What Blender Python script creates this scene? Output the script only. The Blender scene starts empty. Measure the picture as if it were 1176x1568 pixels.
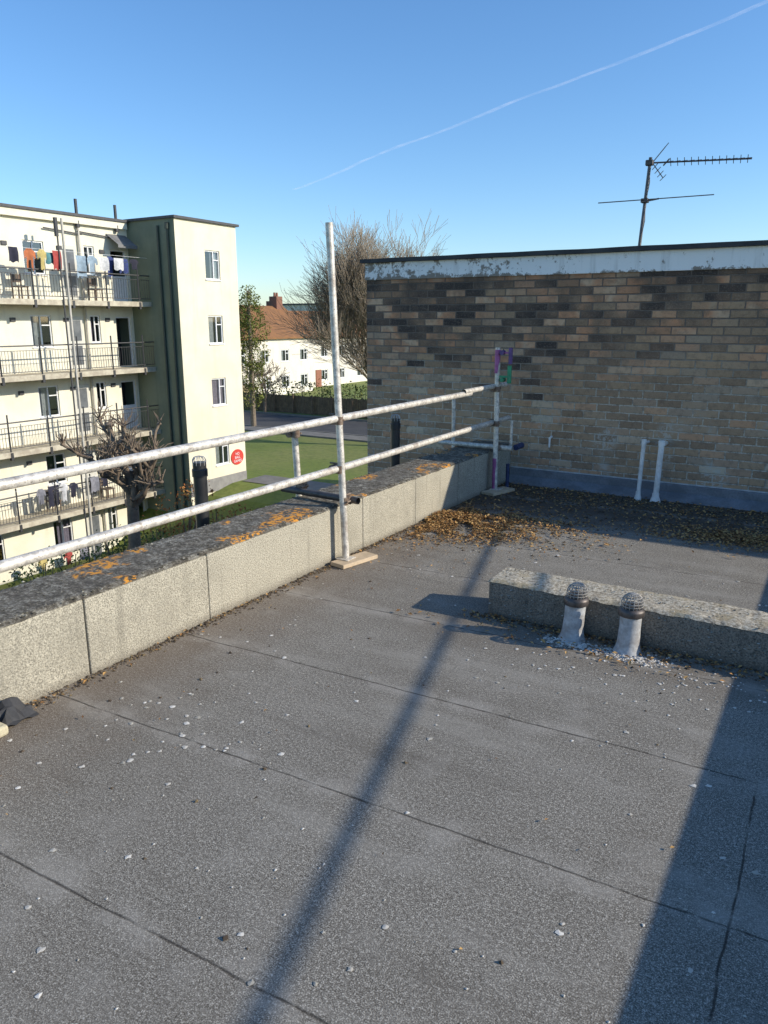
import bpy, math, random
import mathutils
from mathutils import Vector, Matrix
rnd = random.Random(7)
scene = bpy.context.scene
COL = scene.collection

# ------------------------------------------------------------------ helpers
class MB:
    def __init__(s): s.v=[]; s.f=[]
    def quad(s,a,b,c,d):
        n=len(s.v); s.v+= [tuple(a),tuple(b),tuple(c),tuple(d)]; s.f.append((n,n+1,n+2,n+3))
    def box(s,x0,x1,y0,y1,z0,z1):
        n=len(s.v)
        s.v+=[(x0,y0,z0),(x1,y0,z0),(x1,y1,z0),(x0,y1,z0),(x0,y0,z1),(x1,y0,z1),(x1,y1,z1),(x0,y1,z1)]
        s.f+=[(n,n+3,n+2,n+1),(n+4,n+5,n+6,n+7),(n,n+1,n+5,n+4),(n+1,n+2,n+6,n+5),(n+2,n+3,n+7,n+6),(n+3,n,n+4,n+7)]
    def tube(s,p0,p1,r0,r1=None,n=10,caps=True):
        if r1 is None: r1=r0
        p0=Vector(p0);p1=Vector(p1);d=(p1-p0)
        if d.length<1e-6: return
        d.normalize()
        u=d.orthogonal().normalized();w=d.cross(u)
        b=len(s.v)
        for p,r in((p0,r0),(p1,r1)):
            for i in range(n):
                t=2*math.pi*i/n
                s.v.append(tuple(p+u*(r*math.cos(t))+w*(r*math.sin(t))))
        for i in range(n):
            j=(i+1)%n
            s.f.append((b+i,b+j,b+n+j,b+n+i))
        if caps:
            s.f.append(tuple(b+i for i in range(n))[::-1]); s.f.append(tuple(b+n+i for i in range(n)))
    def lathe(s,c,prof,n=24):
        c=Vector(c);b=len(s.v)
        for (r,z) in prof:
            for i in range(n):
                t=2*math.pi*i/n
                s.v.append((c.x+r*math.cos(t),c.y+r*math.sin(t),c.z+z))
        for k in range(len(prof)-1):
            for i in range(n):
                j=(i+1)%n
                s.f.append((b+k*n+i,b+k*n+j,b+(k+1)*n+j,b+(k+1)*n+i))
    def lump(s,p,r,fl=0.6):
        p=Vector(p);n=len(s.v)
        a=rnd.random()*6.28
        q=[]
        for k in range(4):
            t=a+k*math.pi/2; rr=r*rnd.uniform(.6,1.2)
            q.append((p.x+rr*math.cos(t),p.y+rr*math.sin(t),p.z+r*.15*fl))
        s.v+=q+[(p.x+rnd.uniform(-.3,.3)*r,p.y+rnd.uniform(-.3,.3)*r,p.z+r*fl*rnd.uniform(.7,1.2)),(p.x,p.y,p.z-r*.3)]
        for k in range(4):
            s.f.append((n+k,n+(k+1)%4,n+4)); s.f.append((n+(k+1)%4,n+k,n+5))
    def leaf(s,p,sz,tilt=0.6,asp=.55):
        p=Vector(p)
        a=rnd.random()*6.28
        d=Vector((math.cos(a),math.sin(a),rnd.uniform(-tilt,tilt))).normalized()
        w=Vector((-math.sin(a),math.cos(a),rnd.uniform(-tilt,tilt))).normalized()
        h=sz*asp*.5
        n=len(s.v)
        s.v+=[tuple(p-d*sz*.5),tuple(p+w*h+Vector((0,0,h*.4))),tuple(p+d*sz*.5),tuple(p-w*h+Vector((0,0,h*.4)))]
        s.f+=[(n,n+1,n+2),(n,n+2,n+3)]

def group(name):
    e=bpy.data.objects.new(name,None); COL.objects.link(e); return e
def part(name,mb,mat,parent=None,smooth=False,bevel=0):
    me=bpy.data.meshes.new(name); me.from_pydata(mb.v,[],mb.f); me.update()
    if smooth:
        for p in me.polygons: p.use_smooth=True
    o=bpy.data.objects.new(name,me); COL.objects.link(o)
    me.materials.append(mat)
    if parent: o.parent=parent
    if bevel:
        b=o.modifiers.new("b",'BEVEL'); b.width=bevel; b.segments=2; b.limit_method='ANGLE'
    if smooth:
        m=o.modifiers.new("es",'EDGE_SPLIT'); m.split_angle=math.radians(40)
    return o
def nz(*a): return mathutils.noise.noise(Vector(a))

# node helpers
def newmat(name):
    m=bpy.data.materials.new(name); m.use_nodes=True
    nt=m.node_tree; b=nt.nodes["Principled BSDF"]
    return m,nt,b
def setin(nt,sock,v):
    if isinstance(v,bpy.types.NodeSocket): nt.links.new(v,sock)
    elif isinstance(v,(tuple,list)) and len(v)==3 and sock.type=='RGBA': sock.default_value=(*v,1)
    else: sock.default_value=v
def MA(nt,op,a,b=None,c=None,clamp=False):
    n=nt.nodes.new('ShaderNodeMath'); n.operation=op; n.use_clamp=clamp
    setin(nt,n.inputs[0],a)
    if b is not None: setin(nt,n.inputs[1],b)
    if c is not None: setin(nt,n.inputs[2],c)
    return n.outputs[0]
def OBJ(nt):
    return nt.nodes.new('ShaderNodeTexCoord').outputs['Object']
def MAP(nt,vec,sc,rotz=0):
    mp=nt.nodes.new('ShaderNodeMapping'); nt.links.new(vec,mp.inputs[0]); mp.inputs['Scale'].default_value=sc; mp.inputs['Rotation'].default_value=(0,0,rotz)
    return mp.outputs[0]
def NOISE(nt,vec,scale,detail=4,rough=.55,dist=0):
    n=nt.nodes.new('ShaderNodeTexNoise'); nt.links.new(vec,n.inputs['Vector'])
    n.inputs['Scale'].default_value=scale;n.inputs['Detail'].default_value=detail;n.inputs['Roughness'].default_value=rough
    n.inputs['Distortion'].default_value=dist
    return n.outputs['Fac']
def VOR(nt,vec,scale,feat='F1',out='Distance'):
    n=nt.nodes.new('ShaderNodeTexVoronoi'); n.feature=feat; nt.links.new(vec,n.inputs['Vector']); n.inputs['Scale'].default_value=scale
    return n.outputs[out]
def MIX(nt,f,a,b,mode='MIX'):
    n=nt.nodes.new('ShaderNodeMix'); n.data_type='RGBA'; n.blend_type=mode
    setin(nt,n.inputs[0],f); setin(nt,n.inputs[6],a); setin(nt,n.inputs[7],b)
    return n.outputs[2]
def SS(nt,x,a,b,lo=0.,hi=1.):
    n=nt.nodes.new('ShaderNodeMapRange'); n.interpolation_type='SMOOTHSTEP'
    setin(nt,n.inputs['Value'],x); n.inputs['From Min'].default_value=a;n.inputs['From Max'].default_value=b
    n.inputs['To Min'].default_value=lo;n.inputs['To Max'].default_value=hi
    return n.outputs[0]
def RAMP(nt,f,stops,const=False):
    n=nt.nodes.new('ShaderNodeValToRGB'); cr=n.color_ramp
    if const: cr.interpolation='CONSTANT'
    while len(cr.elements)<len(stops): cr.elements.new(.5)
    for e,(p,c) in zip(cr.elements,stops): e.position=p; e.color=(*c,1)
    setin(nt,n.inputs[0],f); return n.outputs[0]
def BUMP(nt,b,h,strength=.5,dist=.01):
    n=nt.nodes.new('ShaderNodeBump'); n.inputs['Strength'].default_value=strength;n.inputs['Distance'].default_value=dist
    nt.links.new(h,n.inputs['Height']); nt.links.new(n.outputs[0],b.inputs['Normal'])
def SEP(nt,vec):
    n=nt.nodes.new('ShaderNodeSeparateXYZ'); nt.links.new(vec,n.inputs[0]); return n.outputs
def simple(name,c1,c2=None,scale=5,rough=.8,metal=0,bump=0,bdist=.005,fine=None):
    m,nt,b=newmat(name)
    c2=c2 or tuple(x*.75 for x in c1)
    o=OBJ(nt)
    f=NOISE(nt,o,scale,6,.65)
    col=MIX(nt,SS(nt,f,.35,.65),c1,c2)
    if fine:
        g=NOISE(nt,o,fine,3,.7)
        col=MIX(nt,SS(nt,g,.4,.7,0,.5),col,tuple(x*.5 for x in c1))
    nt.links.new(col,b.inputs['Base Color'])
    b.inputs['Roughness'].default_value=rough;b.inputs['Metallic'].default_value=metal
    if bump: BUMP(nt,b,NOISE(nt,o,fine or scale*8,4,.6),bump,bdist)
    return m
def render_wall(name,c1,c2):
    m,nt,b=newmat(name); o=OBJ(nt)
    f=NOISE(nt,o,.8,6,.65); st=NOISE(nt,MAP(nt,o,(2.5,2.5,.18)),1,5,.65); g=NOISE(nt,o,25,3,.7)
    col=MIX(nt,SS(nt,f,.35,.65),c1,c2)
    col=MIX(nt,SS(nt,st,.52,.75,0,.35),col,tuple(x*.6 for x in c2))
    col=MIX(nt,SS(nt,g,.4,.7,0,.15),col,tuple(x*.5 for x in c1))
    nt.links.new(col,b.inputs['Base Color']); b.inputs['Roughness'].default_value=.88
    BUMP(nt,b,g,.15,.01); return m
def island(name,stops,rough=.85):
    m,nt,b=newmat(name)
    g=nt.nodes.new('ShaderNodeNewGeometry')
    nt.links.new(RAMP(nt,g.outputs['Random Per Island'],stops),b.inputs['Base Color'])
    b.inputs['Roughness'].default_value=rough
    return m

# ------------------------------------------------------------------ world / sun / camera
SUN=Vector((2.1,.68,1.0)).normalized()
el=math.asin(SUN.z); az=math.atan2(SUN.x,SUN.y)
w=bpy.data.worlds.new("World"); scene.world=w; w.use_nodes=True
nt=w.node_tree; bg=nt.nodes['Background']
sky=nt.nodes.new('ShaderNodeTexSky'); sky.sky_type='NISHITA'; sky.sun_disc=False
sky.sun_elevation=el; sky.sun_rotation=az; sky.air_density=1.0; sky.dust_density=0.35; sky.ozone_density=3.2; sky.altitude=20
hs=nt.nodes.new('ShaderNodeHueSaturation'); hs.inputs['Saturation'].default_value=1.12; hs.inputs['Value'].default_value=1.25; hs.inputs['Hue'].default_value=.498
nt.links.new(sky.outputs[0],hs.inputs['Color'])
wm=MIX(nt,1.0,hs.outputs[0],(.90,.98,1.09),'MULTIPLY')
nt.links.new(wm,bg.inputs['Color']); bg.inputs['Strength'].default_value=.15
sl=bpy.data.lights.new("sun",'SUN'); sl.energy=5.0; sl.angle=math.radians(.5); sl.color=(1,.915,.78)
so=bpy.data.objects.new("sun",sl); COL.objects.link(so); so.rotation_euler=SUN.to_track_quat('Z','Y').to_euler()
cam=bpy.data.cameras.new("camera"); co=bpy.data.objects.new("camera",cam); COL.objects.link(co)
cam.sensor_fit='VERTICAL'; cam.sensor_height=36; cam.lens=1160/1568*36; cam.clip_end=30000; cam.clip_start=.05
co.location=(0,0,1.65); co.rotation_euler=(math.radians(90-14.2),0,math.radians(31.1))
scene.camera=co
scene.view_settings.view_transform='Standard'

# ------------------------------------------------------------------ materials
def mat_felt():
    m,nt,b=newmat("roofing_felt"); o=OBJ(nt); x,y,z=SEP(nt,o)
    gran=NOISE(nt,o,230,2,.75); gran2=NOISE(nt,o,420,2,.7); gran3=NOISE(nt,o,85,3,.7)
    big=NOISE(nt,o,.9,5,.6); mid=NOISE(nt,o,4.5,6,.65); mid2=NOISE(nt,o,14,4,.6)
    strk=NOISE(nt,MAP(nt,o,(.5,3.2,1),.1),1,5,.65)
    g=MA(nt,'ADD',MA(nt,'MULTIPLY',gran,.66),MA(nt,'MULTIPLY',gran3,.34))
    col=RAMP(nt,g,[(.37,(.06,.051,.04)),(.46,(.165,.147,.118)),(.53,(.255,.232,.19)),(.62,(.62,.575,.48))])
    col=MIX(nt,SS(nt,big,.35,.68,0,.5),col,MIX(nt,.5,col,(.13,.11,.083)))
    col=MIX(nt,SS(nt,strk,.5,.7,0,.42),col,(.37,.342,.285))
    col=MIX(nt,SS(nt,strk,.45,.3,0,.35),col,(.12,.103,.08))
    col=MIX(nt,SS(nt,mid,.48,.75,0,.35),col,(.36,.332,.28))
    col=MIX(nt,SS(nt,mid2,.5,.75,0,.28),col,(.115,.10,.08))
    dirt=MA(nt,'MULTIPLY',SS(nt,MA(nt,'ADD',x,MA(nt,'MULTIPLY',mid,.9)),-1.7,-2.5),.6)
    col=MIX(nt,dirt,col,MIX(nt,.55,col,(.16,.10,.062)))
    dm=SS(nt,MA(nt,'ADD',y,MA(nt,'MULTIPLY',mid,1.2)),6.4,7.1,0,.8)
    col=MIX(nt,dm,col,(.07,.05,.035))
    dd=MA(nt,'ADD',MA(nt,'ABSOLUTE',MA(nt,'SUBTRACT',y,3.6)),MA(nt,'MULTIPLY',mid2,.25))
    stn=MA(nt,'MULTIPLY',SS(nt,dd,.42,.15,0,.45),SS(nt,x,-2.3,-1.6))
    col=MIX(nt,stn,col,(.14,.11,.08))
    wob=MA(nt,'MULTIPLY',MA(nt,'SUBTRACT',NOISE(nt,o,2.5,4,.6),.5),.035)
    yy=MA(nt,'ADD',MA(nt,'ADD',y,wob),MA(nt,'MULTIPLY',x,-.035))
    ph=MA(nt,'FRACT',MA(nt,'DIVIDE',MA(nt,'SUBTRACT',yy,1.22),.80))
    dist=MA(nt,'MULTIPLY',MA(nt,'MINIMUM',ph,MA(nt,'SUBTRACT',1.0,ph)),.80)
    brk=SS(nt,NOISE(nt,o,7,3,.65),.32,.52,.25,1)
    thin=MA(nt,'MULTIPLY',NOISE(nt,o,11,3,.6),.006)
    seam=MA(nt,'MULTIPLY',SS(nt,MA(nt,'ADD',MA(nt,'ADD',dist,MA(nt,'MULTIPLY',gran2,.008)),thin),.0135,.0075),brk)
    xd=MA(nt,'ABSOLUTE',MA(nt,'ADD',MA(nt,'ADD',x,.09),MA(nt,'MULTIPLY',wob,1.2)))
    s2=MA(nt,'MULTIPLY',MA(nt,'MULTIPLY',SS(nt,MA(nt,'ADD',xd,MA(nt,'MULTIPLY',gran2,.004)),.007,.0035),SS(nt,y,2.85,2.8)),brk)
    sm=MA(nt,'MAXIMUM',seam,s2)
    halo=MA(nt,'MULTIPLY',SS(nt,dist,.10,.0,0,.4),SS(nt,mid,.4,.6))
    col=MIX(nt,halo,col,(.42,.385,.325))
    col=MIX(nt,MA(nt,'MULTIPLY',sm,.8),col,(.03,.025,.02))
    v=VOR(nt,o,26); sp=MA(nt,'MULTIPLY',SS(nt,v,.10,.05),SS(nt,NOISE(nt,o,6,3,.6),.54,.6))
    col=MIX(nt,MA(nt,'MULTIPLY',sp,.7),col,(.62,.58,.5))
    nt.links.new(col,b.inputs['Base Color']); b.inputs['Roughness'].default_value=.92
    b.inputs['Specular IOR Level'].default_value=.2
    h=MA(nt,'ADD',MA(nt,'MULTIPLY',g,1.1),MA(nt,'MULTIPLY',MA(nt,'SUBTRACT',1.0,sm),1.0))
    h=MA(nt,'ADD',h,MA(nt,'MULTIPLY',mid,1.0))
    BUMP(nt,b,h,.6,.0032)
    return m
FELT=mat_felt()

def mat_conc(name,base):
    m,nt,b=newmat(name); o=OBJ(nt); x,y,z=SEP(nt,o)
    peb=VOR(nt,o,95); n1=NOISE(nt,o,150,3,.7); big=NOISE(nt,o,3,5,.6)
    d=tuple(c*.42 for c in base); l=tuple(min(1,c*1.5) for c in base)
    col=RAMP(nt,n1,[(.37,d),(.5,base),(.64,l)])
    col=MIX(nt,SS(nt,big,.4,.7,0,.45),col,tuple(c*.62 for c in base))
    sp=SS(nt,VOR(nt,o,48),.17,.08)
    col=MIX(nt,MA(nt,'MULTIPLY',sp,.6),col,tuple(c*.28 for c in base))
    st=NOISE(nt,MAP(nt,o,(14,14,1.2)),1,4,.6)
    col=MIX(nt,SS(nt,st,.52,.72,0,.4),col,tuple(c*.45 for c in base))
    col=MIX(nt,SS(nt,MA(nt,'ADD',z,MA(nt,'MULTIPLY',big,.08)),.10,.03,0,.6),col,(.11,.09,.065))
    nt.links.new(col,b.inputs['Base Color']); b.inputs['Roughness'].default_value=.9
    BUMP(nt,b,MA(nt,'ADD',n1,peb),.6,.005)
    return m
CONC=mat_conc("cast_concrete",(.41,.375,.29))
CONC2=mat_conc("plinth_concrete",(.24,.21,.165))
def mat_lichen():
    m,nt,b=newmat("lichen_coping"); o=OBJ(nt)
    n1=NOISE(nt,o,55,5,.72); n2=NOISE(nt,o,3.1,3,.55); n3=NOISE(nt,o,170,3,.7); n4=NOISE(nt,o,6,4,.6); n5=NOISE(nt,o,17,4,.6)
    n=MA(nt,'ADD',MA(nt,'MULTIPLY',n1,.6),MA(nt,'MULTIPLY',n5,.4))
    col=RAMP(nt,n,[(.40,(.05,.042,.03)),(.48,(.13,.112,.08)),(.54,(.25,.225,.175)),(.61,(.46,.43,.34))])
    col=MIX(nt,SS(nt,n3,.45,.62,0,.5),col,(.06,.05,.037))
    col=MIX(nt,SS(nt,n4,.48,.66,0,.5),col,(.12,.10,.075))
    om=MA(nt,'MULTIPLY',SS(nt,n2,.57,.62),SS(nt,NOISE(nt,o,34,3,.6),.48,.54))
    col=MIX(nt,om,col,(.78,.33,.04))
    nt.links.new(col,b.inputs['Base Color']); b.inputs['Roughness'].default_value=.95
    BUMP(nt,b,MA(nt,'ADD',n1,n3),.8,.008)
    return m
LICHEN=mat_lichen()

def mat_brick():
    m,nt,b=newmat("weathered_brick"); o=OBJ(nt); x,y,z=SEP(nt,o)
    wob=MA(nt,'MULTIPLY',MA(nt,'SUBTRACT',NOISE(nt,o,7,3,.6),.5),.008)
    hx0=MA(nt,'ADD',MA(nt,'ADD',x,y),wob); zz=MA(nt,'ADD',MA(nt,'ADD',z,wob),10.02)
    zr=MA(nt,'DIVIDE',zz,.0735); row=MA(nt,'FLOOR',zr); fz=MA(nt,'FRACT',zr)
    off=MA(nt,'MULTIPLY',MA(nt,'FRACT',MA(nt,'MULTIPLY',row,.5)),1.0)
    jit=nt.nodes.new('ShaderNodeTexWhiteNoise'); jit.noise_dimensions='1D'; nt.links.new(row,jit.inputs['W'])
    hx=MA(nt,'ADD',MA(nt,'ADD',MA(nt,'DIVIDE',MA(nt,'ADD',hx0,40.),.222),off),MA(nt,'MULTIPLY',jit.outputs['Value'],.2))
    c=MA(nt,'FLOOR',hx); fx=MA(nt,'FRACT',hx)
    ex=MA(nt,'MULTIPLY',MA(nt,'MINIMUM',fx,MA(nt,'SUBTRACT',1.,fx)),.222)
    ez=MA(nt,'MULTIPLY',MA(nt,'MINIMUM',fz,MA(nt,'SUBTRACT',1.,fz)),.0735)
    e=MA(nt,'ADD',MA(nt,'MINIMUM',ex,ez),MA(nt,'MULTIPLY',MA(nt,'SUBTRACT',NOISE(nt,o,60,3,.7),.5),.011))
    mask=SS(nt,e,.003,.0085)
    def WN(shift):
        cv=nt.nodes.new('ShaderNodeCombineXYZ'); nt.links.new(MA(nt,'ADD',c,shift),cv.inputs[0]); nt.links.new(row,cv.inputs[1])
        wn=nt.nodes.new('ShaderNodeTexWhiteNoise'); wn.noise_dimensions='2D'; nt.links.new(cv.outputs[0],wn.inputs['Vector']); return wn.outputs['Value']
    r=WN(0.);r2=WN(77.);r3=WN(191.)
    patch=NOISE(nt,o,1.3,4,.55); patch2=NOISE(nt,o,2.3,3,.5); fine=NOISE(nt,o,30,4,.65); fine2=NOISE(nt,o,110,3,.7)
    lower=RAMP(nt,r,[(0,(.31,.195,.115)),(.3,(.40,.255,.15)),(.55,(.49,.305,.17)),(.8,(.41,.295,.20)),(.93,(.58,.31,.165)),(1,(.60,.47,.32))])
    r2c=MA(nt,'ADD',MA(nt,'MULTIPLY',r2,.7),MA(nt,'MULTIPLY',SS(nt,patch2,.35,.65),.3))
    upper=RAMP(nt,r2c,[(0,(.045,.032,.026)),(.27,(.08,.055,.042)),(.4,(.16,.10,.066)),(.54,(.30,.18,.105)),(.68,(.60,.28,.14)),(.8,(.64,.42,.26)),(.88,(.52,.26,.14)),(1,(.66,.34,.19))])
    t=MA(nt,'ADD',z,MA(nt,'MULTIPLY',MA(nt,'SUBTRACT',patch,.5),1.8))
    t=MA(nt,'ADD',t,MA(nt,'MULTIPLY',MA(nt,'SUBTRACT',r3,.5),.9))
    t=MA(nt,'ADD',t,MA(nt,'MULTIPLY',x,-.10))
    up=SS(nt,t,1.3,2.0)
    col=MIX(nt,up,lower,upper)
    col=MIX(nt,SS(nt,fine,.45,.66,0,.45),col,MIX(nt,.65,col,(.08,.055,.04)))
    col=MIX(nt,SS(nt,fine2,.5,.7,0,.3),col,(.56,.43,.31))
    mort=MIX(nt,SS(nt,MA(nt,'ADD',z,MA(nt,'MULTIPLY',patch,.8)),1.1,2.0),(.60,.51,.39),(.17,.13,.10))
    mort=MIX(nt,SS(nt,fine,.42,.62,0,.75),mort,(.25,.18,.125))
    fin=MIX(nt,mask,mort,col)
    st=NOISE(nt,MAP(nt,o,(3,3,.5)),1,5,.65)
    so_=MA(nt,'MULTIPLY',SS(nt,MA(nt,'ADD',z,st),2.3,2.65),.4)
    fin=MIX(nt,so_,fin,(.05,.038,.03))
    wp=MA(nt,'MULTIPLY',SS(nt,patch2,.52,.64),SS(nt,fine,.45,.58)); wp=MA(nt,'MULTIPLY',wp,SS(nt,z,1.0,.5,0,.55))
    fin=MIX(nt,wp,fin,(.68,.62,.52))
    nt.links.new(fin,b.inputs['Base Color']); b.inputs['Roughness'].default_value=.92
    BUMP(nt,b,MA(nt,'ADD',MA(nt,'MULTIPLY',mask,1.0),MA(nt,'MULTIPLY',fine2,.5)),.8,.008)
    return m
BRICK=mat_brick()
def mat_peel():
    m,nt,b=newmat("peeling_paint"); o=OBJ(nt); x,y,z=SEP(nt,o)
    n=NOISE(nt,o,4,7,.72,.6); n2=NOISE(nt,o,22,5,.7); st=NOISE(nt,MAP(nt,o,(9,9,.8)),1,5,.7)
    k=MA(nt,'ADD',MA(nt,'ADD',n,MA(nt,'MULTIPLY',MA(nt,'SUBTRACT',n2,.5),.5)),MA(nt,'MULTIPLY',SS(nt,x,-1.0,-4.7),.13))
    k=MA(nt,'ADD',k,SS(nt,z,2.13,2.08,0,.12))
    col=MIX(nt,SS(nt,k,.59,.67),(.88,.86,.82),(.27,.225,.18))
    col=MIX(nt,SS(nt,st,.5,.7,0,.4),col,(.42,.39,.35))
    nt.links.new(col,b.inputs['Base Color']); b.inputs['Roughness'].default_value=.75
    BUMP(nt,b,k,.4,.01)
    return m
PEEL=mat_peel()
BLACKFELT=simple("black_felt_edge",(.03,.03,.032),(.05,.05,.05),6,.7,bump=.3)
UPSTAND=simple("felt_upstand",(.23,.235,.245),(.15,.15,.155),5,.6,bump=.3,fine=60)
def mat_galv():
    m,nt,b=newmat("galvanised_steel"); o=OBJ(nt)
    n=NOISE(nt,o,22,5,.7); n2=NOISE(nt,o,90,3,.7); n3=NOISE(nt,o,6,5,.7)
    col=MIX(nt,SS(nt,n,.4,.65),(.76,.71,.62),(.44,.41,.36))
    col=MIX(nt,SS(nt,n3,.52,.68,0,.6),col,(.33,.26,.20))
    col=MIX(nt,SS(nt,n2,.58,.68,0,.8),col,(.15,.11,.08))
    nt.links.new(col,b.inputs['Base Color']); b.inputs['Metallic'].default_value=.3; b.inputs['Roughness'].default_value=.5
    BUMP(nt,b,n2,.2,.002); return m
GALV=mat_galv()
RUST=simple("rusty_coupler",(.14,.09,.06),(.28,.22,.17),40,.6,.4,bump=.3)
DARKMETAL=simple("dark_steel",(.07,.062,.055),(.13,.11,.10),20,.5,.5)
BLACKPIPE=simple("black_plastic",(.02,.02,.022),(.035,.035,.035),8,.35)
WOOD=simple("sole_board_wood",(.62,.48,.32),(.48,.37,.24),12,.8,bump=.3)
WHITEP=simple("white_plastic_pipe",(.85,.81,.75),(.68,.63,.56),14,.45)
GREYP=simple("painted_vent_pipe",(.56,.57,.56),(.33,.31,.29),16,.5,fine=70)
CAGE=simple("vent_cage_metal",(.45,.42,.37),(.28,.26,.23),40,.6,.3)
PINK=simple("magenta_paint",(.42,.12,.30),(.3,.08,.2),20,.5)
GREEN=simple("green_paint",(.04,.30,.14),(.03,.2,.1),20,.5)
BLUEP=simple("blue_plastic",(.03,.05,.13),(.02,.03,.08),20,.5)
ALU=simple("aerial_aluminium",(.14,.13,.14),(.09,.09,.09),20,.45,.5)
CREAM=render_wall("cream_render",(.80,.735,.56),(.73,.665,.49))
CREAM2=render_wall("cream_render_pale",(.80,.765,.62),(.73,.685,.54))
GREENR=render_wall("green_render",(.21,.245,.175),(.165,.195,.135))
SLAB=simple("slab_edge",(.55,.50,.38),(.38,.33,.25),3,.85)
DKTRIM=simple("dark_trim",(.05,.05,.055),(.07,.07,.07),5,.6)
UPVC=simple("upvc_white",(.78,.78,.77),(.7,.7,.69),6,.35)
DARKROOM=simple("dark_interior",(.03,.03,.035),(.05,.045,.045),2,.9)
CURT=simple("net_curtain",(.50,.50,.50),(.38,.38,.40),9,.9)
LILAC=simple("lilac_curtain",(.34,.28,.36),(.27,.22,.30),9,.9)
RAILB=simple("black_railing",(.035,.035,.038),(.05,.05,.05),9,.45)
def mat_glass():
    m,nt,b=newmat("window_glass")
    g=nt.nodes.new('ShaderNodeBsdfGlossy'); g.inputs['Roughness'].default_value=.03; g.inputs['Color'].default_value=(.8,.85,.9,1)
    t=nt.nodes.new('ShaderNodeBsdfTransparent'); t.inputs['Color'].default_value=(.75,.8,.8,1)
    f=nt.nodes.new('ShaderNodeFresnel'); f.inputs[0].default_value=1.7
    mx=nt.nodes.new('ShaderNodeMixShader'); nt.links.new(MA(nt,'ADD',f.outputs[0],.08,clamp=True),mx.inputs[0]); nt.links.new(t.outputs[0],mx.inputs[1]); nt.links.new(g.outputs[0],mx.inputs[2])
    nt.links.new(mx.outputs[0],nt.nodes['Material Output'].inputs['Surface'])
    return m
GLASS=mat_glass()
BARK=simple("bark",(.18,.14,.10),(.26,.215,.16),6,.95,bump=.5,fine=30)
TWIG=simple("twig_bark",(.30,.245,.18),(.23,.185,.135),3,.95)
PBARK=simple("pollard_bark",(.25,.195,.14),(.15,.115,.085),5,.95,bump=.5,fine=25)

# ------------------------------------------------------------------ ground
def mat_grass():
    m,nt,b=newmat("grass"); o=OBJ(nt)
    n=NOISE(nt,o,.25,6,.6); n2=NOISE(nt,o,3,6,.75)
    col=MIX(nt,SS(nt,n,.4,.65),(.17,.215,.035),(.22,.235,.06))
    col=MIX(nt,SS(nt,n2,.4,.7,0,.6),col,(.08,.11,.02))
    nt.links.new(col,b.inputs['Base Color']); b.inputs['Roughness'].default_value=.9
    BUMP(nt,b,n2,.6,.05); return m
mb=MB()
xs=[-3000,-300,-100,-60,-40,-20,0,40,300,3000]
prof=[(-3000,-8.2),(-100,-8.2),(0,-8.2),(20.5,-8.2),(21.5,-8.0),(23,-7.0),(24.5,-6.0),(26,-5.72),(28,-5.7),(60,-5.7),(120,-5.7),(400,-5.7),(3500,-5.7)]
for i in range(len(xs)-1):
    for j in range(len(prof)-1):
        mb.quad((xs[i],prof[j][0],prof[j][1]),(xs[i+1],prof[j][0],prof[j][1]),(xs[i+1],prof[j+1][0],prof[j+1][1]),(xs[i],prof[j+1][0],prof[j+1][1]))
part("ground",mb,mat_grass())
ASPH=simple("asphalt",(.06,.06,.062),(.085,.083,.08),1.5,.9,bump=.3,fine=60)
PAVE=simple("paving",(.24,.225,.20),(.18,.17,.15),2,.9,bump=.2,fine=40)
mb=MB(); mb.quad((-24.9,-30,-8.19),(-3.6,-30,-8.19),(-3.6,20.3,-8.19),(-24.9,20.3,-8.19)); part("courtyard_pavement",mb,PAVE)
mb=MB(); mb.quad((-90,41.2,-5.69),(-4.9,41.2,-5.69),(-4.9,47.6,-5.69),(-90,47.6,-5.69)); part("road",mb,ASPH)
mb=MB()
mb.box(-90,-4.9,41.0,41.15,-5.8,-5.57); mb.box(-90,-4.9,47.65,47.8,-5.8,-5.57); part("road_kerb",mb,PAVE)
mb=MB(); mb.box(-90,-4.9,39.4,40.95,-5.8,-5.60); part("footpath",mb,PAVE)
mb=MB(); mb.quad((-23.8,26.5,-5.69),(-10,26.5,-5.69),(-10,28.2,-5.69),(-23.8,28.2,-5.69)); part("garden_path",mb,PAVE)

# ------------------------------------------------------------------ our building
XP=-2.93; XO=-3.35; YW=7.45
roof=group("flat_roof")
mb=MB(); mb.box(XO+.01,4.33,-5,YW-.005,-.3,0); part("felt_deck",mb,FELT,roof)
mb=MB(); mb.box(XO+.02,4.32,-4.98,YW-.01,-8.4,-.302); part("building_walls_below",mb,BRICK,roof)
par=group("concrete_parapet")
ys=[2.13+.81*k for k in range(-9,8)]
ys=[y for y in ys if y<YW-.2]
ys=[-5]+ys+[YW-.004]
for i in range(len(ys)-1):
    mb=MB(); dx=rnd.uniform(-.005,.005)
    mb.box(XO+dx,XP+dx,ys[i]+.003,ys[i+1]-.003,-.02,.385+rnd.uniform(-.003,.003))
    part("parapet_block",mb,CONC,par,bevel=.006)
mb=MB(); mb.box(XO+.02,XP-.008,-5,YW-.01,-.02,.37); part("joint_fill",mb,CONC2,par)
mb=MB()
nx,ny=18,560
y0,y1=-1.0,YW-.01
def crust(x,y):
    return nz(x*9,y*9,0)*.5+nz(x*30,y*30,3)*.4
g={}
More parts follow.
